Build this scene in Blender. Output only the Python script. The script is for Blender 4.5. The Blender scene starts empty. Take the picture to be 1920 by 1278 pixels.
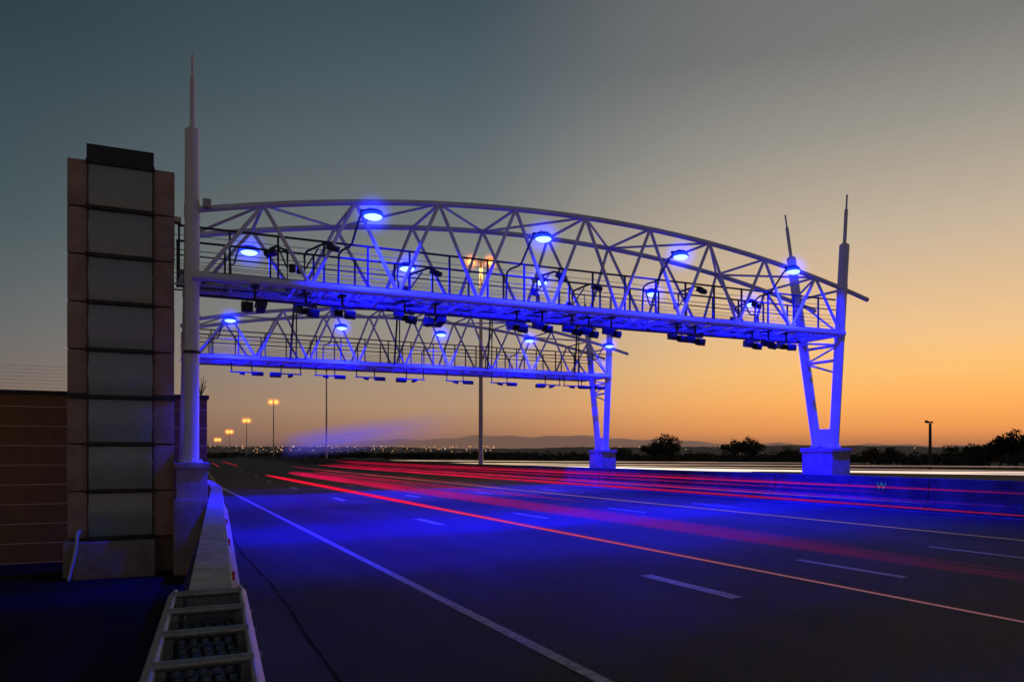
import bpy, bmesh, math, random
from mathutils import Vector, Matrix, Euler
random.seed(7)
R=math.radians
scene=bpy.context.scene
col=scene.collection

# ------------------------------------------------------------------ helpers
def lin(c):
    return tuple(((v/255)/12.92 if v/255<=0.04045 else ((v/255+0.055)/1.055)**2.4) for v in c)+(1.0,)

def tube(bm,p0,p1,r,seg=10,r2=None):
    p0=Vector(p0);p1=Vector(p1);v=p1-p0
    if v.length<1e-5: return
    m=Matrix.Translation((p0+p1)/2)@v.to_track_quat('Z','Y').to_matrix().to_4x4()
    bmesh.ops.create_cone(bm,cap_ends=True,cap_tris=False,segments=seg,radius1=r,radius2=r if r2 is None else r2,depth=v.length,matrix=m)

def box(bm,c,s,rot=None):
    m=Matrix.Translation(Vector(c))
    if rot is not None: m=m@Euler(rot).to_matrix().to_4x4()
    m=m@Matrix.Diagonal((s[0],s[1],s[2],1))
    bmesh.ops.create_cube(bm,size=1,matrix=m)

def sweep(bm,pts,r,seg=10):
    pts=[Vector(p) for p in pts];rings=[]
    for i,p in enumerate(pts):
        a=pts[max(0,i-1)];b=pts[min(len(pts)-1,i+1)]
        q=(b-a).normalized().to_track_quat('Z','Y')
        rr=r[i] if isinstance(r,(list,tuple)) else r
        rings.append([bm.verts.new(p+q@Vector((math.cos(2*math.pi*k/seg)*rr,math.sin(2*math.pi*k/seg)*rr,0))) for k in range(seg)])
    for i in range(len(rings)-1):
        for k in range(seg):
            bm.faces.new((rings[i][k],rings[i][(k+1)%seg],rings[i+1][(k+1)%seg],rings[i+1][k]))
    bm.faces.new(rings[0][::-1]);bm.faces.new(rings[-1])

def ellipsoid(bm,c,s,u=16,v=10):
    m=Matrix.Translation(Vector(c))@Matrix.Diagonal((s[0],s[1],s[2],1))
    bmesh.ops.create_uvsphere(bm,u_segments=u,v_segments=v,radius=1,matrix=m)

def finish(bm,name,mat,parent=None,origin=(0,0,0),smooth=True,bevel=0):
    o=Vector(origin)
    if bevel>0:
        bmesh.ops.bevel(bm,geom=[e for e in bm.edges if e.is_manifold and e.calc_face_angle(0)>1.0],offset=bevel,segments=2,affect='EDGES',profile=0.6)
    for vv in bm.verts: vv.co-=o
    bmesh.ops.recalc_face_normals(bm,faces=bm.faces)
    me=bpy.data.meshes.new(name);bm.to_mesh(me);bm.free()
    ob=bpy.data.objects.new(name,me);col.objects.link(ob)
    if mat: me.materials.append(mat)
    if smooth:
        for p in me.polygons:p.use_smooth=True
        me.set_sharp_from_angle(angle=R(38))
    if parent is not None: ob.parent=parent
    else: ob.location=o
    return ob

def tag(o,label,cat,group=None,kind=None):
    if label:o["label"]=label
    if cat:o["category"]=cat
    if group:o["group"]=group
    if kind:o["kind"]=kind
    return o

def empty(name,loc,label,cat,group=None):
    e=bpy.data.objects.new(name,None);e.location=loc;e.empty_display_size=0.3
    col.objects.link(e);tag(e,label,cat,group);return e

def copy_thing(e,loc,rot=None):
    n=e.copy();n.location=loc
    if rot is not None:n.rotation_euler=rot
    col.objects.link(n)
    for c in list(e.children):
        cc=c.copy();cc.parent=n;col.objects.link(cc)
        for d in list(c.children):
            dd=d.copy();dd.parent=cc;col.objects.link(dd)
    return n

# ------------------------------------------------------------------ materials
def mat_new(name):
    m=bpy.data.materials.new(name);m.use_nodes=True
    nt=m.node_tree;return m,nt,nt.nodes["Principled BSDF"]

def mat_pbr(name,c1,c2=None,rough=0.6,metal=0.0,scale=3.0,bump=0.0,bscale=40.0,spec=0.5,detail=6):
    m,nt,b=mat_new(name)
    N=nt.nodes;L=nt.links
    c2=c2 or c1
    tc=N.new('ShaderNodeTexCoord')
    no=N.new('ShaderNodeTexNoise');no.inputs['Scale'].default_value=scale;no.inputs['Detail'].default_value=detail;no.inputs['Roughness'].default_value=0.65
    L.new(tc.outputs['Object'],no.inputs['Vector'])
    cr=N.new('ShaderNodeValToRGB');cr.color_ramp.elements[0].position=0.32;cr.color_ramp.elements[1].position=0.68
    cr.color_ramp.elements[0].color=(*c1,1);cr.color_ramp.elements[1].color=(*c2,1)
    L.new(no.outputs['Fac'],cr.inputs['Fac']);L.new(cr.outputs['Color'],b.inputs['Base Color'])
    b.inputs['Roughness'].default_value=rough;b.inputs['Metallic'].default_value=metal
    b.inputs['Specular IOR Level'].default_value=spec
    if bump>0:
        n2=N.new('ShaderNodeTexNoise');n2.inputs['Scale'].default_value=bscale;n2.inputs['Detail'].default_value=4
        L.new(tc.outputs['Object'],n2.inputs['Vector'])
        bp=N.new('ShaderNodeBump');bp.inputs['Strength'].default_value=bump;bp.inputs['Distance'].default_value=0.02
        L.new(n2.outputs['Fac'],bp.inputs['Height']);L.new(bp.outputs['Normal'],b.inputs['Normal'])
    return m

def mat_emit(name,c,s):
    m=bpy.data.materials.new(name);m.use_nodes=True;nt=m.node_tree
    nt.nodes.clear();o=nt.nodes.new('ShaderNodeOutputMaterial');e=nt.nodes.new('ShaderNodeEmission')
    e.inputs['Color'].default_value=(*c,1);e.inputs['Strength'].default_value=s
    nt.links.new(e.outputs[0],o.inputs[0]);return m

def mat_halo(name,c,s,rad,pw):  # emission-only volume imitating the soft halo round a lamp
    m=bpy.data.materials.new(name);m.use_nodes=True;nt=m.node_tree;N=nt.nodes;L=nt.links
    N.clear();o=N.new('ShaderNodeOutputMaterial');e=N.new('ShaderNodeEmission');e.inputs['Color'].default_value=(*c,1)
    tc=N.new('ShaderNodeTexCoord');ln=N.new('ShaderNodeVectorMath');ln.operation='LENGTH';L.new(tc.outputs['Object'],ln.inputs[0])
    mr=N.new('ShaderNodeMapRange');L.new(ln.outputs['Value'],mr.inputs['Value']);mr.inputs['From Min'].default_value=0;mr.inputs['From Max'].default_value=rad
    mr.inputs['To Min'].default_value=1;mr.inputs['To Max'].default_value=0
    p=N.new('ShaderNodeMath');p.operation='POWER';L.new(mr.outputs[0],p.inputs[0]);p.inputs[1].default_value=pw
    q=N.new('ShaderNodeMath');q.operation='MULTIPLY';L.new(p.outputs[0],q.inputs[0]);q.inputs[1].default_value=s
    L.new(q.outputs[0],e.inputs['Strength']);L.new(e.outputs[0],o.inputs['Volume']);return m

M_white=mat_pbr("white_steel_paint",(0.70,0.69,0.69),(0.84,0.83,0.83),0.45,scale=1.5,spec=.4)
M_mast_lit=mat_pbr("lit_mast_paint",(0.80,0.78,0.79),(0.88,0.86,0.87),0.4,scale=1.2,spec=.5)  # whiter copy of the steel paint; brighter light painted onto left masts
M_dark=mat_pbr("dark_steel",(0.025,0.027,0.03),(0.05,0.05,0.055),0.5,0.3)
M_black=mat_pbr("black_plastic",(0.015,0.015,0.018),(0.03,0.03,0.033),0.45,bump=0.1)
M_galv=mat_pbr("galvanised_steel",(0.30,0.28,0.28),(0.52,0.49,0.47),0.42,0.6,scale=14,bump=0.15,bscale=60)
M_conc=mat_pbr("concrete",(0.28,0.21,0.17),(0.48,0.39,0.33),0.85,scale=3,bump=0.5,bscale=25)
M_concL=mat_pbr("pale_concrete",(0.36,0.31,0.28),(0.66,0.58,0.53),0.85,scale=4,bump=0.5,bscale=22)
M_grate=mat_pbr("deck_grating",(0.10,0.10,0.11),(0.16,0.16,0.17),0.5,0.2,scale=6)
M_lensglass=mat_pbr("lens_glass",(0.01,0.01,0.015),None,0.08)
M_block=mat_pbr("brown_precast",(0.36,0.24,0.175),(0.54,0.385,0.30),0.8,scale=2.2,bump=0.4,bscale=30)
M_line=mat_pbr("road_paint",(0.16,0.145,0.135),(0.52,0.48,0.45),0.6,scale=9,bump=0.2,bscale=80)
M_pvc=mat_pbr("white_pvc",(0.62,0.62,0.62),(0.72,0.72,0.72),0.35)
M_bluelens=mat_emit("blue_lamp_core",(0.14,0.26,1.0),5.5)
M_bluerim=mat_emit("blue_lamp_rim",(0.01,0.03,1.0),2.2)
M_sodium=mat_emit("sodium_lamp_lens",(1.0,0.42,0.06),7)
M_sodfar=mat_emit("distant_sodium_lens",(1.0,0.40,0.05),4)

def mat_asphalt(name,a,b_,rough=.8,spec=.22):
    m,nt,b=mat_new(name);N=nt.nodes;L=nt.links
    tc=N.new('ShaderNodeTexCoord')
    mp=N.new('ShaderNodeMapping');mp.inputs['Scale'].default_value=(1.0,0.12,1);L.new(tc.outputs['Object'],mp.inputs['Vector'])
    n1=N.new('ShaderNodeTexNoise');n1.inputs['Scale'].default_value=0.9;n1.inputs['Detail'].default_value=6;L.new(mp.outputs[0],n1.inputs['Vector'])
    n2=N.new('ShaderNodeTexNoise');n2.inputs['Scale'].default_value=60;n2.inputs['Detail'].default_value=3;L.new(tc.outputs['Object'],n2.inputs['Vector'])
    n3=N.new('ShaderNodeTexNoise');n3.inputs['Scale'].default_value=0.35;n3.inputs['Detail'].default_value=5;L.new(tc.outputs['Object'],n3.inputs['Vector'])
    mx=N.new('ShaderNodeMath');mx.operation='MULTIPLY_ADD';L.new(n2.outputs['Fac'],mx.inputs[0]);mx.inputs[1].default_value=1.3;L.new(n1.outputs['Fac'],mx.inputs[2])
    mz=N.new('ShaderNodeMath');mz.operation='MULTIPLY_ADD';L.new(n3.outputs['Fac'],mz.inputs[0]);mz.inputs[1].default_value=0.6;L.new(mx.outputs[0],mz.inputs[2])
    mr=N.new('ShaderNodeMapRange');L.new(mz.outputs[0],mr.inputs['Value']);mr.inputs['From Min'].default_value=1.15;mr.inputs['From Max'].default_value=1.75
    cr=N.new('ShaderNodeValToRGB')
    L.new(mr.outputs[0],cr.inputs['Fac'])
    cr.color_ramp.elements[0].color=(*a,1);cr.color_ramp.elements[1].color=(*b_,1)
    L.new(cr.outputs[0],b.inputs['Base Color'])
    b.inputs['Roughness'].default_value=rough;b.inputs['Specular IOR Level'].default_value=spec
    bp=N.new('ShaderNodeBump');bp.inputs['Strength'].default_value=0.7;bp.inputs['Distance'].default_value=0.012
    n4=N.new('ShaderNodeTexNoise');n4.inputs['Scale'].default_value=70;L.new(tc.outputs['Object'],n4.inputs['Vector'])
    L.new(n4.outputs['Fac'],bp.inputs['Height']);L.new(bp.outputs[0],b.inputs['Normal'])
    return m
M_asph=mat_asphalt("asphalt",(0.023,0.018,0.023),(0.064,0.053,0.060))
M_asph2=mat_asphalt("old_asphalt",(0.022,0.012,0.010),(0.046,0.030,0.026),.9,.1)
M_ground=mat_pbr("dry_ground",(0.022,0.018,0.015),(0.05,0.04,0.03),0.95,scale=0.15)
M_seal=mat_pbr("bitumen_seal",(0.006,0.006,0.006),None,0.9,spec=.1)
M_leaf=mat_pbr("foliage",(0.03,0.034,0.02),(0.07,0.07,0.045),0.85,scale=0.6)
M_bark=mat_pbr("bark",(0.04,0.03,0.02),(0.07,0.05,0.035),0.9)
M_hill=mat_pbr("hazy_hill_scrub",(0.10,0.075,0.08),(0.16,0.12,0.12),1.0,scale=0.01)  # base colour lightened to mauve, painting in the hazy distance
M_far=mat_pbr("mountain_airlight",(0.30,0.22,0.21),(0.36,0.26,0.24),1.0,scale=0.002)
_b=M_far.node_tree.nodes["Principled BSDF"];_b.inputs['Emission Color'].default_value=(.20,.105,.072,1);_b.inputs['Emission Strength'].default_value=.75  # added emission stands in for airlight over the far ridge

M_wall,nt,b=mat_new("brown_block_wall");N=nt.nodes;L=nt.links
tc=N.new('ShaderNodeTexCoord');sp=N.new('ShaderNodeSeparateXYZ');L.new(tc.outputs['Object'],sp.inputs[0])
md=N.new('ShaderNodeMath');md.operation='MODULO';L.new(sp.outputs['Z'],md.inputs[0]);md.inputs[1].default_value=0.49
lt=N.new('ShaderNodeMath');lt.operation='LESS_THAN';L.new(md.outputs[0],lt.inputs[0]);lt.inputs[1].default_value=0.024
no=N.new('ShaderNodeTexNoise');no.inputs['Scale'].default_value=5;no.inputs['Detail'].default_value=8;L.new(tc.outputs['Object'],no.inputs['Vector'])
cr=N.new('ShaderNodeValToRGB');cr.color_ramp.elements[0].color=(0.24,0.13,0.045,1);cr.color_ramp.elements[1].color=(0.38,0.225,0.09,1)
L.new(no.outputs['Fac'],cr.inputs[0])
mx=N.new('ShaderNodeMixRGB');L.new(lt.outputs[0],mx.inputs[0]);L.new(cr.outputs[0],mx.inputs[1]);mx.inputs[2].default_value=(0.8,0.54,0.28,1)
L.new(mx.outputs[0],b.inputs['Base Color']);b.inputs['Roughness'].default_value=0.95;b.inputs['Specular IOR Level'].default_value=.1
bp=N.new('ShaderNodeBump');bp.inputs['Strength'].default_value=0.5;bp.inputs['Distance'].default_value=0.02;L.new(no.outputs['Fac'],bp.inputs['Height']);L.new(bp.outputs[0],b.inputs['Normal'])

M_panel,nt,b=mat_new("frosted_panel");N=nt.nodes;L=nt.links
tc=N.new('ShaderNodeTexCoord')
mp=N.new('ShaderNodeMapping');mp.inputs['Scale'].default_value=(2.5,2,0.7);L.new(tc.outputs['Object'],mp.inputs[0])
no=N.new('ShaderNodeTexNoise');no.inputs['Scale'].default_value=1.0;no.inputs['Detail'].default_value=2;L.new(mp.outputs[0],no.inputs['Vector'])
cr=N.new('ShaderNodeValToRGB');cr.color_ramp.elements[0].color=(0.30,0.36,0.33,1);cr.color_ramp.elements[1].color=(0.37,0.43,0.40,1)
L.new(no.outputs['Fac'],cr.inputs[0]);L.new(cr.outputs[0],b.inputs['Base Color'])
b.inputs['Roughness'].default_value=0.2;b.inputs['Specular IOR Level'].default_value=0.6
bp=N.new('ShaderNodeBump');bp.inputs['Strength'].default_value=0.4;bp.inputs['Distance'].default_value=0.06;L.new(no.outputs['Fac'],bp.inputs['Height']);L.new(bp.outputs[0],b.inputs['Normal'])

# ------------------------------------------------------------------ terrain
def shift(y): return max(0.0,y-50)*0.045
def xb(y):
    if y<28: return 0.42+0.07*(y-6.8)
    return 0.42+0.07*21.2+shift(y)
def roadz(x,y=0):
    x=x-shift(y)
    return 0.018*max(0,min(x,21)-3.5)
LOW=-0.85
def sheet(name,cols,ys,mat,parent=None):
    bm=bmesh.new();g=[]
    for y in ys:
        g.append([bm.verts.new(c(y)) for c in cols])
    for j in range(len(ys)-1):
        for i in range(len(cols)-1):
            bm.faces.new((g[j][i],g[j][i+1],g[j+1][i+1],g[j+1][i]))
    return finish(bm,name,mat,parent,smooth=False)
ys=[-60,-20,-5,0,3,6.8,12,18,24,28,35,50,70,100,150,250,400,700,1200,3500]
cols=[lambda y:(-3500,y,LOW),lambda y:(-60,y,LOW),lambda y:(-10,y,LOW),lambda y:(xb(y)-0.62,y,LOW),
      lambda y:(xb(y)-0.36,y,-0.03),lambda y:(xb(y),y,-0.03),lambda y:(3.5+shift(y),y,-0.03),
      lambda y:(21+shift(y),y,roadz(21)-0.03),lambda y:(44+shift(y),y,roadz(21)-0.03),lambda y:(56+shift(y),y,-0.2),
      lambda y:(200+shift(y),y,-0.6),lambda y:(3500,y,-1.0)]
tag(sheet("ground",cols,ys,M_ground),"dark dry ground falling away beside the motorway","ground",kind="structure")
yr=[-40,-5,0,3,6.8,12,18,24,28,35,50,70,100,150,250,400,700,1200]
tag(sheet("road",[lambda y:(xb(y)-0.34,y,0.0),lambda y:(3.5+shift(y),y,0.0),lambda y:(20.9+shift(y),y,roadz(20.9))],yr,M_asph),
    "five lane dark asphalt motorway carriageway at dusk","road",kind="structure")
tag(sheet("opposite_road",[lambda y:(21.6+shift(y),y,roadz(21)),lambda y:(42+shift(y),y,roadz(21))],yr,M_asph),
    "oncoming asphalt carriageway behind the median barrier","road",kind="structure")
tag(sheet("service_pavement",[lambda y:(-9,y,LOW+0.006),lambda y:(xb(y)-0.66,y,LOW+0.006)],[-5,0,3,6.8,12,18,22.6],M_asph2),
    "old dark asphalt apron at the foot of the tower","pavement",kind="structure")

def strip(bm,x0,w,y0,y1,dz=0.005,n=1):
    for i in range(n):
        a=y0+(y1-y0)*i/n;b=y0+(y1-y0)*(i+1)/n
        vs=[]
        for (yy,s) in ((a,-1),(a,1),(b,1),(b,-1)):
            X=x0+shift(yy)+s*w/2
            vs.append(bm.verts.new((X,yy,roadz(X,yy)+dz)))
        bm.faces.new(vs)
bm=bmesh.new();strip(bm,3.40,0.14,-10,50,n=1);strip(bm,3.40,0.14,50,900,n=8)
tag(finish(bm,"road_edge_line",M_line,smooth=False),"worn pale solid shoulder line on asphalt","road marking",kind="structure")
bm=bmesh.new();strip(bm,19.3,0.10,-10,50);strip(bm,19.3,0.10,50,900,n=8)
tag(finish(bm,"median_edge_line",M_line,smooth=False),"pale solid line beside the median barrier","road marking",kind="structure")
for i,x0 in enumerate((6.75,9.82,13.05,16.4)):
    bm=bmesh.new()
    for k in range(-1,22):
        y=7.75+11.2*k;strip(bm,x0,(.21,.15,.12,.12)[i],y,y+2.05)
    tag(finish(bm,"lane_line",M_line,smooth=False),"white dashed lane line painted on asphalt","road marking","dashed lane lines",kind="structure")
bm=bmesh.new();pr=None
y=1.0
while y<22:
    x=1.36+0.012*y+0.035*math.sin(y*.7)+0.006*math.sin(y*2.7+1)
    w=0.014+0.004*math.sin(y*5)
    a=bm.verts.new((x-w,y,0.0045));b_=bm.verts.new((x+w,y,0.0045))
    if pr: bm.faces.new((pr[0],pr[1],b_,a))
    pr=(a,b_);y+=0.15
tag(finish(bm,"crack_seal",M_seal,smooth=False),"thin dark bitumen crack seal on the shoulder","road marking",kind="structure")

# hills
bm=bmesh.new();rows=[]
def hh(a,d):
    return math.sin(a*9+1)*.5+math.sin(a*23+2)*.25+math.sin(a*51)*.12+math.sin(a*113)*.06
A=[R(-25+0.35*i) for i in range(290)]
for d,base,amp in ((600,-2,0),(850,3,1.5),(1200,9,3),(1700,16,4.5),(2300,14,3),(3000,-3,0)):
    rows.append([bm.verts.new((math.sin(a)*d,math.cos(a)*d,base+amp*hh(a,d)+(random.uniform(-.6,.6) if amp else 0))) for a in A])
for j in range(len(rows)-1):
    for i in range(len(A)-1):
        bm.faces.new((rows[j][i],rows[j][i+1],rows[j+1][i+1],rows[j+1][i]))
tag(finish(bm,"hills",M_hill),"low hazy hills along the horizon at dusk","hills",kind="structure")
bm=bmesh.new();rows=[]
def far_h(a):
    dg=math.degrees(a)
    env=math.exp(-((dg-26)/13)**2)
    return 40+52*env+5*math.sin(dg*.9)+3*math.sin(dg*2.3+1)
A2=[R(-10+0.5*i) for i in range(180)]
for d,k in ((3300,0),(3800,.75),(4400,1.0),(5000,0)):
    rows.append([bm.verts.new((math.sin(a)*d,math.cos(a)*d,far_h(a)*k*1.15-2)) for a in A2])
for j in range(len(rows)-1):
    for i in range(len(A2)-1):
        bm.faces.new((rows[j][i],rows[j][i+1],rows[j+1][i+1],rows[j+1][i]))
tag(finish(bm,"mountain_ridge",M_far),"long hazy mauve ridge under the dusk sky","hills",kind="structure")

def lights(name,n,c,s,seed,amin,amax):
    rnd=random.Random(seed);bm=bmesh.new()
    for i in range(n):
        a=R(rnd.uniform(amin,amax));d=rnd.uniform(560,1650)
        t=(d-600)/1100
        z=max(0,-1+t*17)+rnd.uniform(1.0,4)
        r=rnd.choice((0.14,0.18,0.25,0.42))*(d/900)
        bmesh.ops.create_icosphere(bm,subdivisions=1,radius=r,matrix=Matrix.Translation((math.sin(a)*d,math.cos(a)*d,z)))
    o=finish(bm,name,mat_emit(name+"_glow",c,s));tag(o,"tiny warm lights of a distant town on the hillside","town lights",kind="stuff")
lights("orange_town_lights",230,(1,.45,.15),2.0,3,1,24)
lights("white_town_lights",80,(1,.8,.6),1.6,5,1,24)
lights("sparse_town_lights",40,(1,.6,.25),1.6,8,30,58)

# ------------------------------------------------------------------ kerbside barrier
def barrier_sweep(bm,prof,path):
    rings=[]
    for i,p in enumerate(path):
        rings.append([bm.verts.new((p[0]+q[0],p[1],p[2]+q[1])) for q in prof])
    n=len(prof)
    for i in range(len(rings)-1):
        for k in range(n):
            bm.faces.new((rings[i][k],rings[i][(k+1)%n],rings[i+1][(k+1)%n],rings[i+1][k]))
    bm.faces.new(rings[0]);bm.faces.new(rings[-1][::-1])
prof=[(-.30,-.88),(-.30,.08),(-.22,.28),(-.175,.78),(-.16,.80),(.16,.80),(.175,.78),(.22,.28),(.34,.08),(.34,-.08)]
org=(xb(12),12,0)
kb=empty("concrete_barrier",org,"pale concrete crash barrier beside the shoulder lit blue","barrier")
bm=bmesh.new()
y=6.75
while y<200:
    L0=min(3.97,200-y)
    if y>40:L0=29.9
    barrier_sweep(bm,prof,[(xb(y+t*L0),y+t*L0,0) for t in (0,.5,1)])
    y+=L0+0.03
finish(bm,"barrier_body",M_concL,kb,org,smooth=False)
M_redref=mat_pbr("red_reflector",(0.7,0.03,0.02),None,0.25)
for yy in (7.6,9.4,13,17):
    bm=bmesh.new();box(bm,(xb(yy)+.215,yy,.5),(.03,.1,.1));o=finish(bm,"reflector",M_redref,kb,org,bevel=.006)

# ------------------------------------------------------------------ crash cushion
cc=empty("crash_cushion",(0.0,0,0),"galvanised steel crash cushion with black ribbed modules","crash cushion")
cx=lambda y:0.42+0.068*(y-6.8)-0.02
HW=.25
ang=-math.atan(0.068)
ybars=[6.55,5.85,5.12,4.38,3.6,2.8]
for yb in ybars:
    bm=bmesh.new()
    c=cx(yb)
    tube(bm,(c-HW,yb,.80),(c+HW,yb,.80),.030,14)
    for s in(-1,1):
        box(bm,(c+s*(HW-.04),yb,.42),(.05,.04,.74))
        box(bm,(c+s*(HW-.02),yb+.05,.765),(.09,.13,.012))
        tube(bm,(c+s*(HW-.02),yb+.08,.765),(c+s*(HW-.02),yb+.08,.80),.014,6)
        tube(bm,(c+s*(HW-.02),yb+.02,.765),(c+s*(HW-.02),yb+.02,.79),.012,6)
    finish(bm,"cross_bar",M_galv,cc,smooth=True)
for s in(-1,1):
    bm=bmesh.new()
    pr_=[(0,.80),(.035,.76),(.015,.71),(.05,.66),(.05,.60),(.01,.55),(.05,.50),(.05,.42),(.01,.37)]
    y0,y1=2.3,6.8
    n=len(pr_)
    for k in range(n-1):
        vs=[]
        for (yy,q) in ((y0,pr_[k]),(y0,pr_[k+1]),(y1,pr_[k+1]),(y1,pr_[k])):
            vs.append(bm.verts.new((cx(yy)+s*(HW+q[0]*1.2),yy,q[1])))
        bm.faces.new(vs)
    bmesh.ops.remove_doubles(bm,verts=bm.verts,dist=.0005)
    bmesh.ops.solidify(bm,geom=bm.faces[:],thickness=.006)
    tube(bm,(cx(y0)+s*(HW-.005),y0,.79),(cx(y1)+s*(HW-.005),y1,.79),.018,8)
    for yy in ybars:
        for z in (.63,.46): tube(bm,(cx(yy)+s*(HW+.05),yy,z),(cx(yy)+s*(HW+.085),yy,z),.016,8)
    finish(bm,"side_rail",M_galv,cc,smooth=True)
for i in range(len(ybars)-1):
    ya,yb=ybars[i+1]+.07,ybars[i]-.07
    c=cx((ya+yb)/2)
    bm=bmesh.new()
    box(bm,(c,(ya+yb)/2,.30),(.38,yb-ya,.58),(0,0,ang))
    l=(yb-ya)
    for k in (-.15,-.075,0,.075,.15):
        for (a,b2) in ((.02,.26),(.30,.54),(.58,.98)):
            box(bm,(c+k,ya+l*(a+b2)/2,.605),(.045,l*(b2-a),.035),(0,0,ang))
    for k in range(7):
        box(bm,(c-.175,ya+l*(k+.5)/7,.603),(.03,.03,.02),(0,0,ang));box(bm,(c+.18,ya+l*(k+.5)/7,.603),(.02,.03,.02),(0,0,ang))
    finish(bm,"cushion_module",M_black,cc,bevel=.005)

# ------------------------------------------------------------------ median barrier
bm=bmesh.new()
pm=[(-.38,-.05),(-.38,.09),(-.22,.30),(-.13,.88),(-.11,.90),(.11,.90),(.13,.88),(.22,.30),(.38,.09),(.38,-.05)]
y=-15
while y<420:
    L0=5.97 if y<70 else 49.9
    barrier_sweep(bm,pm,[(20.15+shift(y+t*L0),y+t*L0,.30) for t in (0,.5,1)])
    y+=L0+.03
mb=finish(bm,"median_barrier",mat_pbr("median_concrete",(0.045,0.038,0.038),(0.11,0.095,0.095),.9,scale=1.2,bump=.4,bscale=20,spec=.2),None,(20.15,20,.3),smooth=False)
tag(mb,"long concrete median barrier lit blue by gantry lamps","barrier")
fc=bpy.data.curves.new("letter_w",'FONT');fc.body="W";fc.size=.33;fc.extrude=.003;fc.align_x='CENTER';fc.offset=-0.008
fo=bpy.data.objects.new("tmp",fc);col.objects.link(fo)
bpy.context.view_layer.update()
me=bpy.data.meshes.new_from_object(fo);bpy.data.objects.remove(fo)
wo=bpy.data.objects.new("glowing_letter",me);col.objects.link(wo)
me.materials.clear();me.materials.append(mat_emit("cyan_letter_glow",(0.02,.42,.8),.4))  # cyan glow is put into the letter as emission
yw=(23.4-.4195*19.98)/.9078
wo.rotation_euler=(R(82),0,R(-90));wo.location=(-.225,yw-20,.52)
wo.parent=mb
# ------------------------------------------------------------------ tower
TY=19.6
torg=(-.7,TY+.6,LOW)
tw=empty("precast_tower",torg,"tall brown precast tower with frosted centre panels","tower")
zs=[0.0+1.058*i for i in range(9)]
for (xa,xc) in ((-1.76,-1.33),(-.03,.42)):
    bm=bmesh.new()
    for i in range(8):
        box(bm,((xa+xc)/2+random.uniform(-.008,.008),TY+.60+random.uniform(-.01,.01),zs[i]+.529),(xc-xa,1.1,1.03))
    finish(bm,"precast_column",M_block,tw,torg,bevel=.02)
bm=bmesh.new();box(bm,(-.68,TY+.6,4.2),(1.25,.95,8.35));box(bm,(-1.55,TY+.6,4.2),(.3,.9,8.3));box(bm,(.2,TY+.6,4.2),(.3,.9,8.3))
finish(bm,"core",M_dark,tw,torg,smooth=False)
for i in range(8):
    bm=bmesh.new();z0=zs[i]+.05;z1=zs[i]+1.058-.05
    n=8;g=[]
    for j in range(n+1):
        t=j/n;yy=TY+.035-0.03*math.sin(math.pi*t)-.008*random.random()
        g.append([bm.verts.new((-1.35+1.31*u/4,yy+.006*math.sin(u*2+i),z0+(z1-z0)*t)) for u in range(5)])
    for j in range(n):
        for u in range(4): bm.faces.new((g[j][u],g[j][u+1],g[j+1][u+1],g[j+1][u]))
    finish(bm,"frosted_panel",M_panel,tw,torg)
bm=bmesh.new()
for i in range(9):
    z=zs[i] if i<8 else 8.42
    box(bm,(-.695,TY+.0,z),(1.40,.10,.085))
    for u in range(5): tube(bm,(-1.3+u*.3,TY-.055,z),(-1.3+u*.3,TY-.045,z),.012,6)
box(bm,(-.695,TY+.2,8.62),(1.36,.5,.34))
for x in(-1.352,-.038):box(bm,(x,TY+.03,4.2),(.025,.05,8.4))
box(bm,(-1.56,TY+.02,3.19),(.42,.06,.12));box(bm,(.2,TY+.02,3.19),(.46,.06,.12))
finish(bm,"metal_band",M_dark,tw,torg,bevel=.004)
bm=bmesh.new();box(bm,(-.80,TY+.35,LOW+.4),(1.62,1.5,.80));box(bm,(-1.72,TY+.6,LOW+.41),(.24,1.2,.82))
finish(bm,"plinth",M_conc,tw,torg,bevel=.02)
bm=bmesh.new();box(bm,(.30,TY+.9,LOW+.42),(.62,1.1,.84))
finish(bm,"side_plinth",M_block,tw,torg,bevel=.02)
bm=bmesh.new();sweep(bm,[(-1.50,TY-.42,.18),(-1.50,TY-.52,.20),(-1.51,TY-.56,.14),(-1.52,TY-.58,-.1),(-1.66,TY-.72,-.8)],.035,10)
sweep(bm,[(-1.5,TY-.1,.18),(-1.5,TY-.44,.18)],.045,10)
tag(finish(bm,"drain_pipe",M_pvc,None,(-1.6,TY-.6,LOW)),"white plastic drain pipe bent at the tower foot","pipe")

# wall + fence
worg=(-5,22.85,LOW)
wl=empty("boundary_wall",worg,"brown block boundary wall with pale joints","wall")
bm=bmesh.new();box(bm,(-5.9,22.85,LOW+2.12),(14.4,.3,4.24));box(bm,(1.15,30.2,LOW+2.12),(.3,14.4,4.24))
finish(bm,"wall_body",M_wall,wl,worg,smooth=False)
bm=bmesh.new();box(bm,(-5.9,22.85,LOW+4.29),(14.5,.4,.1));box(bm,(1.15,30.2,LOW+4.28),(.4,14.4,.08))
finish(bm,"coping",M_dark,wl,worg,bevel=.01)
bm=bmesh.new()
for i in range(14):
    a=random.uniform(0,6.28);tube(bm,(1.15,22.85,3.48),(1.15+.16*math.cos(a),22.85+.16*math.sin(a),3.48+random.uniform(.25,.6)),.008,5)
finish(bm,"security_spike",M_dark,wl,worg)
forg=(-8,22.85,3.49)
bm=bmesh.new()
for x in (-12.5,-9.5,-6.5,-3.9):
    tube(bm,(x,22.85,3.49),(x,22.85,4.15),.008,6)
for k in range(7):
    tube(bm,(-13,22.85,3.58+k*.09),(-1.9,22.85,3.58+k*.09),.0025,4)
tag(finish(bm,"electric_fence",M_dark,None,forg),"thin wire electric fence on top of the wall","fence")

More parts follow.
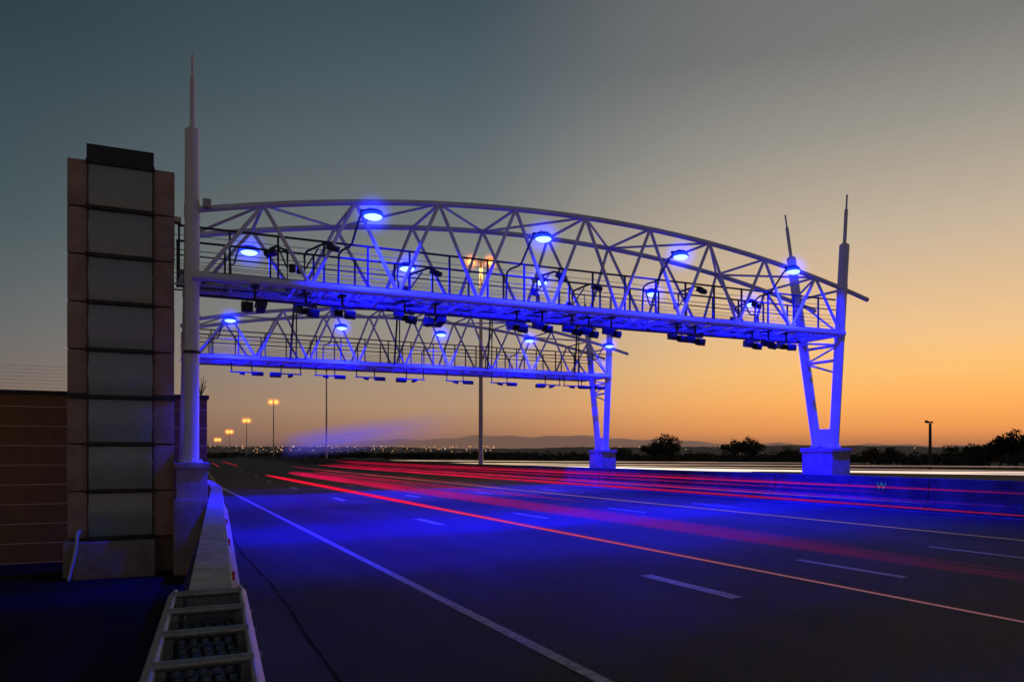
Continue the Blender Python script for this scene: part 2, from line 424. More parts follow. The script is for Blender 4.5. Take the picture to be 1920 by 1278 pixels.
# ------------------------------------------------------------------ gantry
XL,XR=.77,20.9
YF,YB=18.8,21.1
YL=20.6
ZC=5.9
def arch(x): return 8.5-1.12*((x-10.85)/10.05)**2
tops=[2.3+2.165*k for k in range(9)]
bots=[.95]+[2.3+2.165*(k+.5) for k in range(8)]+[20.75]
gorg=(10.85,20,0)
GL="arched white tubular steel toll gantry glowing blue on V legs"
ga=empty("toll_gantry",gorg,GL,"toll gantry","toll gantries across the motorway")
for (nm,Y,Yl) in (("front_truss",YF,YF),("rear_truss",YB,YL)):
    bm=bmesh.new()
    xs=[.75+(22.0-.75)*i/32 for i in range(33)]
    sweep(bm,[(x,Y,arch(x)) for x in xs],.075,12)
    sweep(bm,[(x,Yl,ZC) for x in (XL,8,14,XR)],.095,14)
    for k,t in enumerate(tops):
        tube(bm,(bots[k],Yl,ZC),(t,Y,arch(t)),.047,10)
        tube(bm,(bots[k+1],Yl,ZC),(t,Y,arch(t)),.047,10)
    for k,t in enumerate(bots):
        tube(bm,(t-.12,Yl,ZC),(t+.12,Yl,ZC),.108,14)
    finish(bm,nm,M_white,ga,gorg)
bm=bmesh.new()
for k,t in enumerate(tops):
    tube(bm,(t,YF,arch(t)),(t,YB,arch(t)),.04,10)
    if k<8:
        t2=tops[k+1]
        if k%2==0: tube(bm,(t,YF,arch(t)),(t2,YB,arch(t2)),.036,8)
        else: tube(bm,(t,YB,arch(t)),(t2,YF,arch(t2)),.036,8)
tube(bm,(XL,YB,arch(XL)),(tops[0],YF,arch(tops[0])),.036,8)
tube(bm,(tops[8],YF,arch(tops[8])),(XR,YB,arch(XR)),.036,8)
finish(bm,"top_bracing",M_white,ga,gorg)
bm=bmesh.new()
x=.95
while x<20.8:
    box(bm,(x,(YF+YL)/2,ZC-.03),(.05,YL-YF-.1,.08));x+=.72
for yy in (19.4,20.1):
    box(bm,(10.5,yy,ZC-.09),(20.2,.045,.035))
for k in range(9):
    tube(bm,(bots[k],YF,ZC-.02),(bots[k+1],YL,ZC-.02),.03,8)
finish(bm,"floor_beam",M_white,ga,gorg)
bm=bmesh.new()
yy=19.08
while yy<20.42:
    box(bm,(10.62,yy,ZC+.06),(20.3,.025,.03));yy+=.19
x=.5
while x<20.8:
    box(bm,(x,19.72,ZC+.055),(.02,1.36,.025));x+=.54
box(bm,(10.62,19.0,ZC+.1),(20.3,.015,.12));box(bm,(10.62,20.45,ZC+.1),(20.3,.015,.12))
finish(bm,"walkway_deck",M_grate,ga,gorg,smooth=False)
for yy in (19.04,20.42):
    bm=bmesh.new()
    x=.5
    while x<20.9:
        box(bm,(x,yy,ZC+.6),(.045,.045,1.15));x+=1.083
    box(bm,(10.62,yy,ZC+1.16),(20.3,.045,.045));box(bm,(10.62,yy,ZC+.82),(20.3,.03,.03))
    for z in (.25,.37,.49,.61,.95): tube(bm,(.4,yy,ZC+z),(20.8,yy,ZC+z),.007,5)
    finish(bm,"guard_railing",M_dark,ga,gorg,smooth=False)
bm=bmesh.new()
box(bm,(10.6,20.3,ZC-.15),(19.4,.14,.04))
for x in [1.5+2.1*i for i in range(10)]:
    box(bm,(x,20.3,ZC-.10),(.03,.16,.08))
finish(bm,"cable_tray",M_dark,ga,gorg,smooth=False)
def mast(X,yb,yt,zb,ztop,Xt=None,mat=None):
    Xt=X if Xt is None else Xt
    p=lambda z:Vector((X+(Xt-X)*(z-zb)/(ztop-zb),yb+(yt-yb)*(z-zb)/(ztop-zb),z))
    k=ztop-10.8
    bm=bmesh.new()
    tube(bm,p(zb),p(9.15+k),.16,24);tube(bm,p(9.15+k),p(9.22+k),.16,24,.075)
    tube(bm,p(9.2+k),p(10.3+k),.058,14);tube(bm,p(10.3+k),p(10.34+k),.058,14,.03);tube(bm,p(10.33+k),p(ztop),.03,10)
    tube(bm,p(zb),p(zb+.04),.24,24)
    for a in range(8):
        q=Vector((.2*math.cos(a*.785),.2*math.sin(a*.785),0));tube(bm,p(zb)+q,p(zb)+q+Vector((0,0,.08)),.015,6)
    for z in (ZC,arch(X)-.0):
        tube(bm,p(z-.16),p(z+.16),.172,24)
    finish(bm,"mast",mat or M_white,ga,gorg)
    return p
for X,zb in ((XL,1.70),(XR,2.1)):
    if X<5:
        pf=mast(X,19.22,18.67,zb,10.8,None,M_mast_lit);pb=mast(X-.09,19.95,21.45,zb,10.8,X+.15,M_mast_lit)
    else:
        pf=mast(X,19.22,18.67,zb,10.5);pb=mast(X,19.95,21.45,zb,10.6)
    bm=bmesh.new()
    for z in (5.05,5.55): tube(bm,pf(z),pb(z),.05,10)
    tube(bm,pf(5.55),pb(5.05),.035,8);tube(bm,pf(4.6),pb(5.05),.035,8);tube(bm,pf(5.55),pb(ZC-.1),.035,8)
    tube(bm,pf(ZC),pb(ZC),.08,12);tube(bm,pf(arch(X)),pb(arch(X)),.045,10);tube(bm,pf(ZC),pb(arch(X)),.035,10)
    finish(bm,"leg_bracing",M_white,ga,gorg)
    bm=bmesh.new()
    z0=zb+.02
    vs=[]
    a,b2,c2,d2=pf(z0),pb(z0),pb(z0+.62),pf(z0+.62)
    for off in(-.02,.02):
        vs.append([bm.verts.new(v+Vector((off,0,0))) for v in (a,b2,c2,d2)])
    bm.faces.new(vs[0]);bm.faces.new(vs[1][::-1])
    for k in range(4): bm.faces.new((vs[0][k],vs[0][(k+1)%4],vs[1][(k+1)%4],vs[1][k]))
    finish(bm,"web_plate",M_white,ga,gorg)
bm=bmesh.new();box(bm,(XL,19.62,(LOW+1.70)/2+0.0),(.66,1.35,1.70-LOW));box(bm,(XL,19.62,1.62),(.74,1.45,.14));box(bm,(XL-.02,19.62,.02),(.72,1.5,1.7))
finish(bm,"pedestal",M_conc,ga,gorg,bevel=.015)
bm=bmesh.new();box(bm,(XR+.05,19.62,1.12),(.84,1.32,1.7));box(bm,(XR+.05,19.62,2.02),(.92,1.42,.14))
finish(bm,"pedestal",M_conc,ga,gorg,bevel=.015)
bm=bmesh.new();box(bm,(XL+.3,18.72,7.52),(.17,.2,.2));finish(bm,"junction_box",M_galv,ga,gorg,bevel=.01)
bm=bmesh.new();box(bm,(XL-.3,19.0,7.15),(.14,.26,.11));tube(bm,(XL-.28,19.0,7.1),(XL,18.95,6.95),.02,8);finish(bm,"security_camera",M_galv,ga,gorg,bevel=.01)
bm=bmesh.new();tube(bm,(XL,19.0,4.18),(XL,19.0,4.23),.185,20);finish(bm,"strap",M_dark,ga,gorg)
copy_thing(ga,(gorg[0]+.55,gorg[1]+15.5,0))["label"]="arched white steel toll gantry farther along the motorway"

# ------------------------------------------------------------------ blue floodlamps
M_bhalo=mat_halo("blue_halo_glow",(.006,.02,1.0),10.0,.65,3.0)
def make_lamp(arm):
    e=empty("flood_lamp",(0,0,0),"blue glowing floodlight on a cranked arm above walkway","lamp","blue gantry floodlights")
    bm=bmesh.new()
    ellipsoid(bm,(0,0,.06),(.24,.17,.07),20,10)
    for k in range(5): box(bm,(-.1+.05*k,0,.12),(.008,.2,.04))
    box(bm,(-.24,0,.05),(.12,.08,.07))
    finish(bm,"lamp_housing",M_dark,e)
    bm=bmesh.new();ellipsoid(bm,(.0,0,-.005),(.265,.20,.085),24,12)
    finish(bm,"lamp_rim",M_bluerim,e)
    bm=bmesh.new();ellipsoid(bm,(.0,-.015,-.03),(.225,.175,.105),20,10)
    finish(bm,"lamp_lens",M_bluelens,e)
    bm=bmesh.new();ellipsoid(bm,(0,0,0),(.65,.65,.65),16,10);finish(bm,"lamp_halo_glow",M_bhalo,e)  # glow sphere added to imitate the halo of the blue lamp
    bm=bmesh.new()
    sweep(bm,arm,.028,8)
    finish(bm,"lamp_arm",M_dark,e)
    return e
armF=[(-.2,0,.03),(-.27,.02,-.02),(-.30,.10,-.1),(-.38,.50,-.60),(-.42,.62,-.66),(-.55,.85,-.70),(-.60,.95,-.78),(-.60,1.02,-1.55)]
armB=[(-.2,0,.03),(-.27,-.02,-.02),(-.30,-.10,-.1),(-.40,-.40,-.46),(-.45,-.55,-.54),(-.52,-.85,-.60),(-.55,-1.0,-.68),(-.55,-1.05,-1.3)]
def place(e0,loc,first):
    if first: e0.location=loc;return e0
    return copy_thing(e0,loc)
def spot(P,tilt,size,par):
    l=bpy.data.lights.new("lamp_light",'SPOT');l.energy=P;l.color=(.0008,.0015,1.0);l.spot_size=R(size);l.spot_blend=.95;l.shadow_soft_size=.13
    o=bpy.data.objects.new("lamp_light",l);col.objects.link(o);o.rotation_euler=tilt
    o.parent=par;o.location=(0,0,-.17)
lpF=[];lpB=[]
for i,x in enumerate((4.69,9.21,13.6,17.85)): lpF.append(((x,18.0,7.55),(9500,6500,5500,10500)[i],(R(11),(R(-17),R(-2),R(4),R(-14))[i],0),(136,138,140,148)[i]))
for x in (2.27,6.6,10.9,15.1,19.3): lpB.append(((x,21.5,7.27),6500 if x>3 else 5000,(R(-20),R(-30) if x<3 else 0,0),112 if x<3 else 142))
for x in (2.8,7.35,11.9,16.4,20.9): lpF.append(((x,18.0+15.5,7.38),9000,(R(6),R(-16) if x<3 else 0,0),142))
for arm,lst in ((armF,lpF),(armB,lpB)):
    l0=make_lamp(arm);made=[]
    for i,(loc,P,t,sz) in enumerate(lst): made.append(place(l0,loc,i==0))
    for o,(loc,P,t,sz) in zip(made,lst): spot(P,t,sz,o)

# ------------------------------------------------------------------ toll cameras
def make_cam():
    e=empty("toll_camera",(0,0,0),"black toll camera with flash hanging under the gantry","camera","toll cameras hanging under the gantries")
    bm=bmesh.new();box(bm,(-.14,-.05,0),(.20,.42,.15),(R(12),0,0));box(bm,(-.14,-.12,.1),(.25,.52,.02),(R(12),0,0));box(bm,(-.265,-.12,.05),(.012,.5,.1),(R(12),0,0))
    finish(bm,"camera_housing",M_black,e,bevel=.008)
    bm=bmesh.new();tube(bm,(-.14,-.25,-.05),(-.14,-.29,-.06),.055,14);finish(bm,"camera_lens",M_lensglass,e)
    bm=bmesh.new();box(bm,(.17,-.04,-.02),(.26,.16,.2),(R(15),0,0));tube(bm,(.17,-.12,-.04),(.17,-.16,-.05),.1,14);finish(bm,"flash_unit",M_black,e,bevel=.008)
    bm=bmesh.new();box(bm,(0,0,.14),(.56,.06,.05));tube(bm,(0,0,.14),(0,0,.48),.03,8);box(bm,(0,.1,.44),(.18,.4,.03));tube(bm,(-.14,0,.12),(-.14,0,.02),.02,6);tube(bm,(.17,0,.12),(.17,0,.02),.02,6)
    finish(bm,"mounting_bracket",M_dark,e)
    return e
cam0=make_cam()
CX=[2.13,3.3,4.18,5.76,6.57,8.89,9.67,10.6,11.14,11.9,14.2,14.87,17.1,17.76,18.5]
cl=[((x,18.95,5.34+random.uniform(-.05,.02)),random.choice((0,0,.3,-.4,3.14))) for x in CX]
for i,(l,rz) in enumerate(cl):
    o=place(cam0,l,i==0);o.rotation_euler=(0,0,rz)
def make_bar():
    e=empty("sensor_bar",(0,0,0),"flat dark sensor bar with flash hanging under the gantry","sensor","sensor bars under the farther gantry")
    bm=bmesh.new();box(bm,(0,0,-.02),(1.35,.07,.05));tube(bm,(-.62,0,-.02),(-.62,0,.42),.025,8);tube(bm,(.2,0,-.02),(.2,0,.42),.025,8)
    finish(bm,"hanger_bar",M_dark,e)
    bm=bmesh.new();box(bm,(.42,-.08,-.07),(.46,.28,.17),(R(8),0,0));tube(bm,(.42,-.2,-.09),(.42,-.25,-.1),.06,12);finish(bm,"sensor_head",M_black,e,bevel=.01)
    bm=bmesh.new();box(bm,(-.2,-.05,-.08),(.2,.3,.11),(R(8),.25,0));finish(bm,"camera_housing",M_black,e,bevel=.01)
    return e
b0=make_bar()
for i,x in enumerate((3.0,4.6,6.5,8.3,10.2,12.6,14.9,17.4,18.9,19.9)):
    o=place(b0,(x+.55,34.45,5.36),i==0)
    if i%3==1: o.rotation_euler=(0,0,3.14)
def make_davit():
    e=empty("sensor_davit",(0,0,0),"dark folding davit arm carrying a sensor on walkway","sensor arm","sensor davits on the gantry walkway")
    bm=bmesh.new();sweep(bm,[(0,0,-.45),(0,0,.45),(.05,-.05,.55),(.42,-.3,.72),(.6,-.4,.70)],.03,8);tube(bm,(0,0,.1),(.3,-.2,.62),.02,6);box(bm,(0,0,-.3),(.12,.12,.2))
    finish(bm,"davit_arm",M_dark,e)
    bm=bmesh.new();box(bm,(.6,-.42,.60),(.3,.2,.13),(.2,.2,0));tube(bm,(.6,-.5,.58),(.6,-.55,.57),.04,10)
    finish(bm,"sensor_head",M_black,e,bevel=.01)
    bm=bmesh.new();box(bm,(-.12,0,.1),(.14,.1,.2));finish(bm,"control_box",M_black,e,bevel=.01)
    return e
d0=make_davit()
for i,(x,rz) in enumerate(((3.3,0),(6.3,.3),(9.6,.5),(11.4,0),(14.4,.3),(17.6,.2),(2.9,2.6))):
    o=place(d0,(x,20.35 if i%2 else 19.15,6.25),i==0);o.rotation_euler=(0,0,rz)
def make_hoist():
    e=empty("hoist_pole",(0,0,0),"pair of dark slanted hoist poles on the gantry","pole","hoist poles on the farther gantry")
    bm=bmesh.new();tube(bm,(0,0,0),(.18,0,2.8),.045,8);tube(bm,(.26,.1,0),(.26,0,2.75),.03,8);finish(bm,"pole_pair",M_dark,e)
    bm=bmesh.new();box(bm,(.2,0,2.85),(.25,.15,.14));finish(bm,"pole_head",M_black,e,bevel=.01)
    return e
h0=make_hoist()
for i,x in enumerate((5.3,9.9,14.5,19.3)): place(h0,(x,34.2,5.95),i==0)

# ------------------------------------------------------------------ street lamps
def make_street(rad,mlens,halo_r,hs):
    e=empty("street_lamp",(0,0,0),"tall twin headed sodium street lamp glowing orange","street lamp","tall street lamps on the median")
    bm=bmesh.new();tube(bm,(0,0,0),(0,0,15),.17,14,.1);tube(bm,(0,0,0),(0,0,.5),.24,14)
    finish(bm,"lamp_post",M_galv,e)
    bm=bmesh.new()
    for s in(-1,1):
        sweep(bm,[(0,0,14.85),(s*.3,0,14.98),(s*.62,0,15.05)],.04,8)
        ellipsoid(bm,(s*.72,0,15.14),(.33,.16,.08),14,8)
    finish(bm,"lamp_housing",M_galv,e)
    for s in(-1,1):
        bm=bmesh.new();xx=s*max(.66,rad*1.5);ellipsoid(bm,(xx,0,14.96),(rad,rad,rad*.8),14,8);finish(bm,"lamp_lens",mlens,e)
        bm=bmesh.new();ellipsoid(bm,(0,0,0),(halo_r,halo_r,halo_r),16,10)
        h=finish(bm,"lamp_halo_glow",mat_halo("sodium_halo_glow",(1,.22,.015),hs/halo_r,halo_r,3.4),e);h.location=(xx,0,14.96)  # glow sphere added to imitate the halo of the sodium lamp
    return e
SL=[(20.25,48.9),(27.3,203),(33,322),(40.6,491),(54,780)]
for i,(x,y) in enumerate(SL):
    e=make_street((.20,.34,.5,.7,1.0)[i],M_sodium if i==0 else M_sodfar,(.80,1.5,2.1,3.0,4.2)[i],(10,5,5,5,5)[i])  # far lenses and halo spheres enlarged to imitate lamp glow
    e.location=(x,y,.05 if y<100 else 0);e.rotation_euler=(0,0,-R(20))
    if i==0:
        for s in (-1,1):
            l=bpy.data.lights.new("sodium_light",'SPOT');l.energy=1500;l.color=(1,.45,.1);l.spot_size=R(150);l.spot_blend=.6;l.shadow_soft_size=.2
            o=bpy.data.objects.new("sodium_light",l);col.objects.link(o);o.parent=e;o.location=(s*.72,0,14.7)
e=empty("unlit_street_lamp",(24.4,122,0),"tall unlit twin headed street lamp on the median","street lamp")
bm=bmesh.new();tube(bm,(0,0,0),(0,0,15),.16,14,.09);finish(bm,"lamp_post",M_galv,e)
bm=bmesh.new()
for s in(-1,1):
    sweep(bm,[(0,0,14.85),(s*.3,0,14.98),(s*.62,0,15.05)],.04,8);ellipsoid(bm,(s*.72,0,15.07),(.33,.16,.10),14,8)
finish(bm,"lamp_housing",M_galv,e)
e=empty("surveillance_pole",(90.9,68,-.3),"short dark pole with twin surveillance cameras","surveillance camera")
bm=bmesh.new();tube(bm,(0,0,0),(0,0,6.1),.22,12,.16);finish(bm,"pole",M_dark,e)
bm=bmesh.new();box(bm,(-.25,0,6.2),(1.0,.3,.12));box(bm,(-.6,0,6.3),(.5,.3,.26),(0,.25,0));box(bm,(.25,0,6.25),(.3,.3,.2));finish(bm,"camera_head",M_dark,e,bevel=.02)

# ------------------------------------------------------------------ light trails
def mat_trail(name,cn,sn,an,cf,sf,af,y0,y1):
    m=bpy.data.materials.new(name);m.use_nodes=True;nt=m.node_tree;N=nt.nodes;L=nt.links;N.clear()
    o=N.new('ShaderNodeOutputMaterial');e=N.new('ShaderNodeEmission');t=N.new('ShaderNodeBsdfTransparent');mx=N.new('ShaderNodeMixShader')
    e.inputs['Strength'].default_value=1
    g=N.new('ShaderNodeNewGeometry');sp=N.new('ShaderNodeSeparateXYZ');L.new(g.outputs['Position'],sp.inputs[0])
    mr=N.new('ShaderNodeMapRange');L.new(sp.outputs['Y'],mr.inputs['Value']);mr.inputs['From Min'].default_value=y0;mr.inputs['From Max'].default_value=y1
    mc=N.new('ShaderNodeMixRGB');L.new(mr.outputs[0],mc.inputs[0]);mc.inputs[1].default_value=(*[v*sn for v in cn],1);mc.inputs[2].default_value=(*[v*sf for v in cf],1)
    L.new(mc.outputs[0],e.inputs['Color'])
    ma=N.new('ShaderNodeMapRange');L.new(sp.outputs['Y'],ma.inputs['Value']);ma.inputs['From Min'].default_value=y0;ma.inputs['From Max'].default_value=y1
    ma.inputs['To Min'].default_value=an;ma.inputs['To Max'].default_value=af
    nz=N.new('ShaderNodeTexNoise');mp=N.new('ShaderNodeMapping');mp.inputs['Scale'].default_value=(0,.22,0);L.new(g.outputs['Position'],mp.inputs[0]);L.new(mp.outputs[0],nz.inputs['Vector']);nz.inputs['Scale'].default_value=1
    nr=N.new('ShaderNodeMapRange');L.new(nz.outputs['Fac'],nr.inputs['Value']);nr.inputs['From Min'].default_value=.35;nr.inputs['From Max'].default_value=.6;nr.inputs['To Min'].default_value=.55;nr.inputs['To Max'].default_value=1
    mm=N.new('ShaderNodeMath');mm.operation='MULTIPLY';L.new(ma.outputs[0],mm.inputs[0]);L.new(nr.outputs[0],mm.inputs[1])
    L.new(mm.outputs[0],mx.inputs[0])
    L.new(t.outputs[0],mx.inputs[1]);L.new(e.outputs[0],mx.inputs[2]);L.new(mx.outputs[0],o.inputs[0]);return m
MT_a=mat_trail("red_trail_glow",(.66,.28,.34),.36,.75,(1,.005,.03),1.5,.95,5,16)
MT_h=mat_trail("red_trail_soft_edge",(.7,.1,.2),.2,.10,(1,.005,.05),.8,.28,5,16)
MT_b=mat_trail("soft_red_trail_glow",(1,.02,.18),.32,.05,(1,.01,.12),.65,.24,4,30)
MT_c=mat_trail("crimson_trail_glow",(1,.02,.10),.5,.4,(1,.01,.06),1.0,.65,6,30)
MT_o=mat_trail("orange_trail_glow",(.8,.55,.5),.35,.45,(1,.35,.25),.45,.4,5,25)
MT_w=mat_trail("white_trail_glow",(1,.74,.60),1.2,.85,(1,.80,.52),3.0,1,25,60)
MT_w2=mat_trail("soft_white_trail_glow",(1,.62,.5),.6,.55,(1,.7,.45),1.1,.7,25,60)
def trail(pts,r,mat,label):
    bm=bmesh.new();sweep(bm,pts,r,8)
    o=finish(bm,"light_trail",mat,None,pts[0]);tag(o,label,"light trail","vehicle light trails over the motorway")
LR="red glowing tail light streak above the lane";LW="white glowing headlight streak beyond the median"
def st(x,z,y0,y1,px,mat,lab,n=18):
    pts=[];rs=[]
    for i in range(n+1):
        y=y0+(y1-y0)*i/n;k=min(1,min(i,n-i)/2+.15)
        d=max(3,.4195*x+.9078*y)
        pts.append((x+shift(y),y,z));rs.append(min(px/1450*d/2,px*.008)*k)
    trail(pts,rs,mat,lab)
st(4.6,.92,-3,37,2.6,MT_a,LR);st(4.61,.92,-3,37,6.5,MT_h,LR)
st(4.72,.90,13,34,2.2,MT_a,LR)
for dx,dz,px in ((0,0,10),(.03,.03,7),(-.05,-.02,8),(.12,.05,6)):
    st(6.12+dx,.95+dz,3+dx*20,40,px,MT_b,LR)
st(6.1,.93,20,40,2.2,MT_c,LR)
st(7.6,.9,18,42,2,MT_b,LR);st(8.1,.9,14,44,5,MT_b,LR)
st(11.2,1.02,4,62,2.4,MT_c,LR);st(11.35,1.0,6,60,6,MT_b,LR);st(12.6,1.04,8,66,5,MT_b,LR);st(12.75,1.0,12,60,1.5,MT_c,LR)
st(15.7,1.10,8,80,2.0,MT_c,LR);st(14.6,1.05,12,70,4,MT_b,LR);st(8.9,.95,20,60,3,MT_b,LR);st(16.6,1.08,10,80,4,MT_b,LR)
OL="thin orange light streak above the lane"
st(9.1,.90,4,48,1.2,MT_o,OL);st(13.4,.95,10,50,1.0,MT_o,OL)
st(3.9,.9,62,95,2,MT_c,LR);st(5.4,.9,66,110,2,MT_c,LR);st(17.8,1.1,18,95,2,MT_b,LR)
for (xa,za,xf,zf,y0,y1,r,m) in ((30,1.14,23.5,.72,14,84,3.2,MT_w),(31.4,1.26,24.5,.80,12,90,1.6,MT_w2),(34,1.38,26,.90,16,80,1.4,MT_w2),
        (27,1.0,24,.75,30,110,3.2,MT_w),(28.3,1.48,25,1.05,24,95,1.2,MT_w2),(36,1.22,29,.8,10,45,2.4,MT_w),(25,1.0,23.5,.75,40,100,2.4,MT_w)):
    pts=[];n=14;rs=[]
    for i in range(n+1):
        t=i/n;y=y0+(y1-y0)*t;x=xa+(xf-xa)*t
        pts.append((x+shift(y),y,za+(zf-za)*t));rs.append(r/1450*(.4195*x+.9078*y)/2*min(1,min(i,n-i)/2+.15))
    trail(pts,rs,m,LW)
m=bpy.data.materials.new("violet_streak_glow");m.use_nodes=True;nt=m.node_tree;N=nt.nodes;L=nt.links;N.clear()
o=N.new('ShaderNodeOutputMaterial');e=N.new('ShaderNodeEmission');t=N.new('ShaderNodeBsdfTransparent');mx=N.new('ShaderNodeMixShader')
e.inputs['Color'].default_value=(.14,.11,.95,1);e.inputs['Strength'].default_value=.8
tc=N.new('ShaderNodeTexCoord');sp=N.new('ShaderNodeSeparateXYZ');L.new(tc.outputs['UV'],sp.inputs[0])
def bumpf(out,pw):
    a=N.new('ShaderNodeMath');a.operation='MULTIPLY';L.new(out,a.inputs[0]);a.inputs[1].default_value=math.pi
    s=N.new('ShaderNodeMath');s.operation='SINE';L.new(a.outputs[0],s.inputs[0])
    p=N.new('ShaderNodeMath');p.operation='POWER';L.new(s.outputs[0],p.inputs[0]);p.inputs[1].default_value=pw;p.use_clamp=True
    return p.outputs[0]
mu=N.new('ShaderNodeMath');mu.operation='MULTIPLY';L.new(bumpf(sp.outputs['X'],1.2),mu.inputs[0]);L.new(bumpf(sp.outputs['Y'],1.8),mu.inputs[1])
nz=N.new('ShaderNodeTexNoise');mp=N.new('ShaderNodeMapping');mp.inputs['Scale'].default_value=(1,9,1);L.new(tc.outputs['UV'],mp.inputs[0]);L.new(mp.outputs[0],nz.inputs['Vector']);nz.inputs['Scale'].default_value=1.5
m3=N.new('ShaderNodeMath');m3.operation='MULTIPLY';L.new(mu.outputs[0],m3.inputs[0]);L.new(nz.outputs['Fac'],m3.inputs[1])
m4=N.new('ShaderNodeMath');m4.operation='MULTIPLY';L.new(m3.outputs[0],m4.inputs[0]);m4.inputs[1].default_value=1.1;m4.use_clamp=True
L.new(m4.outputs[0],mx.inputs[0]);L.new(t.outputs[0],mx.inputs[1]);L.new(e.outputs[0],mx.inputs[2]);L.new(mx.outputs[0],o.inputs[0])
bm=bmesh.new();uv=bm.loops.layers.uv.new("UVMap");g=[]
n=20
for i in range(n+1):
    y=16+28*i/n;g.append((bm.verts.new((6.2,y,2.15-.035*i)),bm.verts.new((6.2,y,3.05+.005*i))))
for i in range(n):
    f=bm.faces.new((g[i][0],g[i+1][0],g[i+1][1],g[i][1]))
    for l,(u,v) in zip(f.loops,((i/n,0),((i+1)/n,0),((i+1)/n,1),(i/n,1))): l[uv].uv=(u,v)
tag(finish(bm,"light_trail",m,None,(6.2,30,2.5),smooth=False),"faint violet light streak of a passing tall vehicle","light trail","vehicle light trails over the motorway")

# ------------------------------------------------------------------ vegetation
def crown(bm,c,rx,rz,n,leaf,rnd):
    lobes=[]
    for i in range(16):
        a=rnd.uniform(0,6.28);q=rnd.uniform(.1,.8)
        lobes.append((Vector((c[0]+math.cos(a)*q*rx,c[1]+math.sin(a)*q*rx,c[2]+rnd.uniform(-.55,.6)*rz*(1.1-q))),rnd.uniform(.2,.42)))
    for i in range(n):
        p,s=rnd.choice(lobes)
        d=Vector((rnd.gauss(0,1),rnd.gauss(0,1),rnd.gauss(0,1))).normalized()*rnd.uniform(.5,1.05)
        q=p+Vector((d.x*rx*s,d.y*rx*s,d.z*rz*s*1.1))
        e=Euler((rnd.uniform(0,6.3),rnd.uniform(0,6.3),0)).to_matrix()
        l=leaf*rnd.uniform(.6,1.3)
        bm.faces.new([bm.verts.new(q+e@Vector(v)) for v in ((-l,0,0),(0,-l*.5,0),(l,0,0),(0,l*.5,0))])
def tree(x,y,h,w,seed,label,z0=-.4,n=2200):
    rnd=random.Random(seed)
    e=empty("tree",(x,y,z0),label,"tree","trees along the horizon")
    bm=bmesh.new();sweep(bm,[(0,0,0),(.1,0,h*.2),(-.05,.1,h*.4),(.1,0,h*.7)],[h*.045,h*.035,h*.028,h*.012],8)
    for i in range(7):
        a=i*.9+rnd.random();z=h*rnd.uniform(.18,.45)
        sweep(bm,[(0,0,z),(math.cos(a)*w*.15,math.sin(a)*w*.15,z+h*.15),(math.cos(a)*w*.36,math.sin(a)*w*.36,z+h*.32)],[h*.02,h*.014,h*.005],6)
    finish(bm,"trunk",M_bark,e)
    bm=bmesh.new();crown(bm,(0,0,h*.60),w*.5,h*.45,n,.24*h/7,rnd)
    finish(bm,"crown",M_leaf,e,smooth=False)
def dl(px,d):
    l=(px-960)/1450*d
    return (.4195*d+.9078*l,.9078*d-.4195*l)
TL="dark spreading tree silhouetted against the orange dusk sky"
for (px,d,h,w,s) in ((1250,150,6.2,8.2,1),(1230,158,4.9,6.6,2),(1376,165,5.5,6.2,3),(1408,160,5.8,6.2,4),(1632,150,3.9,5.5,6),
                     (1875,120,5.7,5.6,7),(1905,118,6.3,6.0,8),(1945,116,6.8,6.5,9),(1855,128,4.2,4.6,10),(1785,150,4.0,6,11),(1480,170,4.0,6,12),(1160,180,4.3,7,13),(1670,160,4.0,6,14),(1825,135,4.2,5,15)):
    x,y=dl(px,d);tree(x,y,h,w,s,TL)
rnd=random.Random(99)
bm=bmesh.new()
for i in range(230):
    px=rnd.uniform(920,2050);d=rnd.uniform(125,240)
    x,y=dl(px,d);crown(bm,(x,y,.6),rnd.uniform(1.5,3.4),rnd.uniform(1.2,2.4)*d/170,130,.36,rnd)
for i in range(140):
    px=rnd.uniform(380,1000);d=rnd.uniform(300,480)
    x,y=dl(px,d);crown(bm,(x,y,.8),rnd.uniform(3,6),rnd.uniform(1.5,3.0),90,.8,rnd)
tag(finish(bm,"shrub_belt",M_leaf,smooth=False),"dense dark scrub beyond the motorway","shrubs",kind="stuff")

# ------------------------------------------------------------------ world
w=bpy.data.worlds.new("World");scene.world=w;w.use_nodes=True;nt=w.node_tree;N=nt.nodes;L=nt.links
bg=N["Background"]
tc=N.new('ShaderNodeTexCoord')
sp=N.new('ShaderNodeSeparateXYZ');L.new(tc.outputs['Generated'],sp.inputs[0])
fl=N.new('ShaderNodeVectorMath');fl.operation='MULTIPLY';L.new(tc.outputs['Generated'],fl.inputs[0]);fl.inputs[1].default_value=(1,1,0)
nm=N.new('ShaderNodeVectorMath');nm.operation='NORMALIZE';L.new(fl.outputs[0],nm.inputs[0])
SA=R(24.8+36)
dt=N.new('ShaderNodeVectorMath');dt.operation='DOT_PRODUCT';L.new(nm.outputs[0],dt.inputs[0]);dt.inputs[1].default_value=(math.sin(SA),math.cos(SA),0)
def ramp(stops):
    r=N.new('ShaderNodeValToRGB');L.new(sp.outputs['Z'],r.inputs[0]);el=r.color_ramp.elements
    el[0].position=stops[0][0];el[0].color=lin(stops[0][1]);el[1].position=stops[-1][0];el[1].color=lin(stops[-1][1])
    for p,c in stops[1:-1]:
        x=el.new(p);x.color=lin(c)
    return r
rb=ramp([(0,(130,102,88)),(.1,(124,102,92)),(.25,(90,86,88)),(.5,(44,56,66)),(1,(25,38,48))])  # sky behind camera, warmed and brightened as added fill for tower and wall
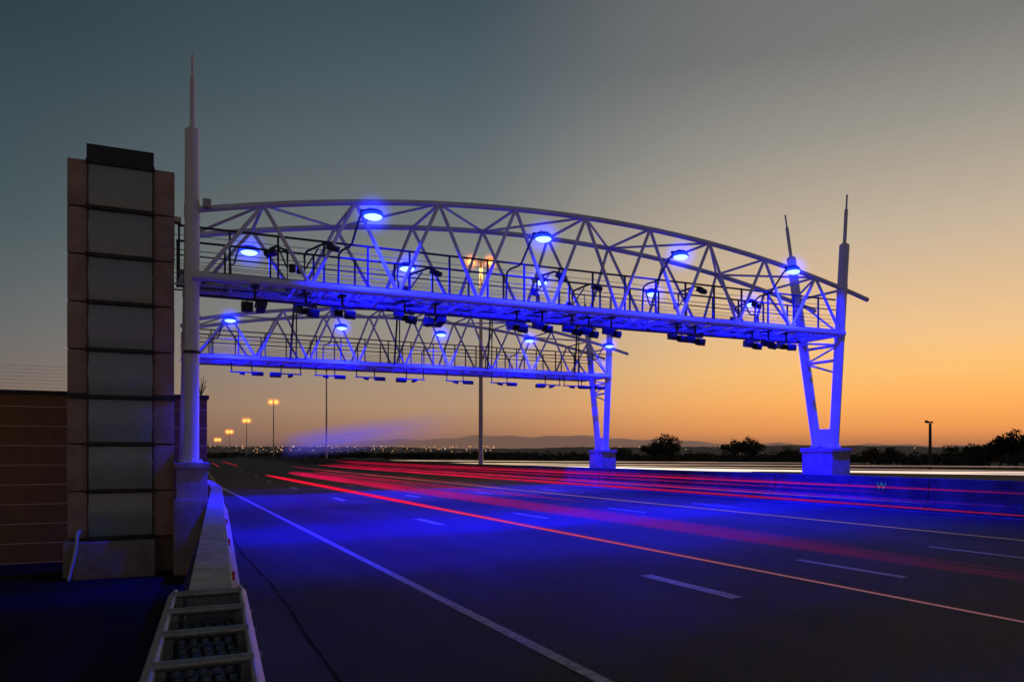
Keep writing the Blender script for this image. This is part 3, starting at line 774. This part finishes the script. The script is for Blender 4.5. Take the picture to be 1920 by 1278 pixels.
rl=ramp([(0,(96,78,76)),(.02,(116,94,86)),(.045,(122,103,93)),(.085,(111,103,100)),(.14,(95,99,101)),(.25,(66,83,89)),(.44,(44,60,68)),(1,(25,38,48))])
rm=ramp([(0,(112,86,82)),(.012,(136,102,88)),(.028,(164,121,94)),(.06,(183,146,114)),(.10,(174,151,128)),(.17,(150,147,139)),(.30,(112,119,120)),(.40,(86,100,106)),(.506,(64,79,88)),(1,(36,50,60))])
rr=ramp([(0,(130,90,76)),(.010,(172,114,80)),(.028,(228,148,84)),(.06,(252,174,92)),(.10,(250,191,114)),(.144,(238,193,138)),(.25,(198,178,153)),(.35,(156,150,139)),(.44,(120,119,116)),(1,(46,58,68))])
def mrange(a,b_):
    f=N.new('ShaderNodeMapRange');L.new(dt.outputs['Value'],f.inputs['Value']);f.inputs['From Min'].default_value=a;f.inputs['From Max'].default_value=b_;f.interpolation_type='SMOOTHSTEP';return f
prev=rb
for (a,b_,rmp) in ((-.4,.34,rl),(.26,.88,rm),(.76,1.0,rr)):
    f=mrange(a,b_);mm=N.new('ShaderNodeMixRGB');L.new(f.outputs[0],mm.inputs[0]);L.new(prev.outputs[0],mm.inputs[1]);L.new(rmp.outputs[0],mm.inputs[2]);prev=mm
L.new(prev.outputs[0],bg.inputs['Color']);bg.inputs['Strength'].default_value=1.0
sky=N.new('ShaderNodeTexSky');sky.sky_type='NISHITA';sky.sun_disc=False;sky.sun_elevation=R(-1);sky.sun_rotation=SA
bg2=N.new('ShaderNodeBackground');L.new(sky.outputs[0],bg2.inputs['Color']);bg2.inputs['Strength'].default_value=.02
ad=N.new('ShaderNodeAddShader');L.new(bg.outputs[0],ad.inputs[0]);L.new(bg2.outputs[0],ad.inputs[1]);L.new(ad.outputs[0],N["World Output"].inputs['Surface'])

sl=bpy.data.lights.new("afterglow_sun",'SUN');sl.energy=.06;sl.angle=R(12);sl.color=(1,.6,.35)
so=bpy.data.objects.new("afterglow_sun",sl);col.objects.link(so)
so.rotation_euler=Vector((math.sin(SA),math.cos(SA),.05)).to_track_quat('Z','Y').to_euler()

# ------------------------------------------------------------------ camera
cd=bpy.data.cameras.new("camera");cd.lens=1450/1920*36;cd.sensor_width=36;cd.shift_y=211/1920;cd.clip_end=7000;cd.clip_start=.05
co=bpy.data.objects.new("camera",cd);col.objects.link(co);co.location=(0,0,1.9);co.rotation_euler=(R(90),0,R(-24.8))
scene.camera=co
scene.view_settings.view_transform='Standard';scene.view_settings.look='None';scene.view_settings.exposure=0
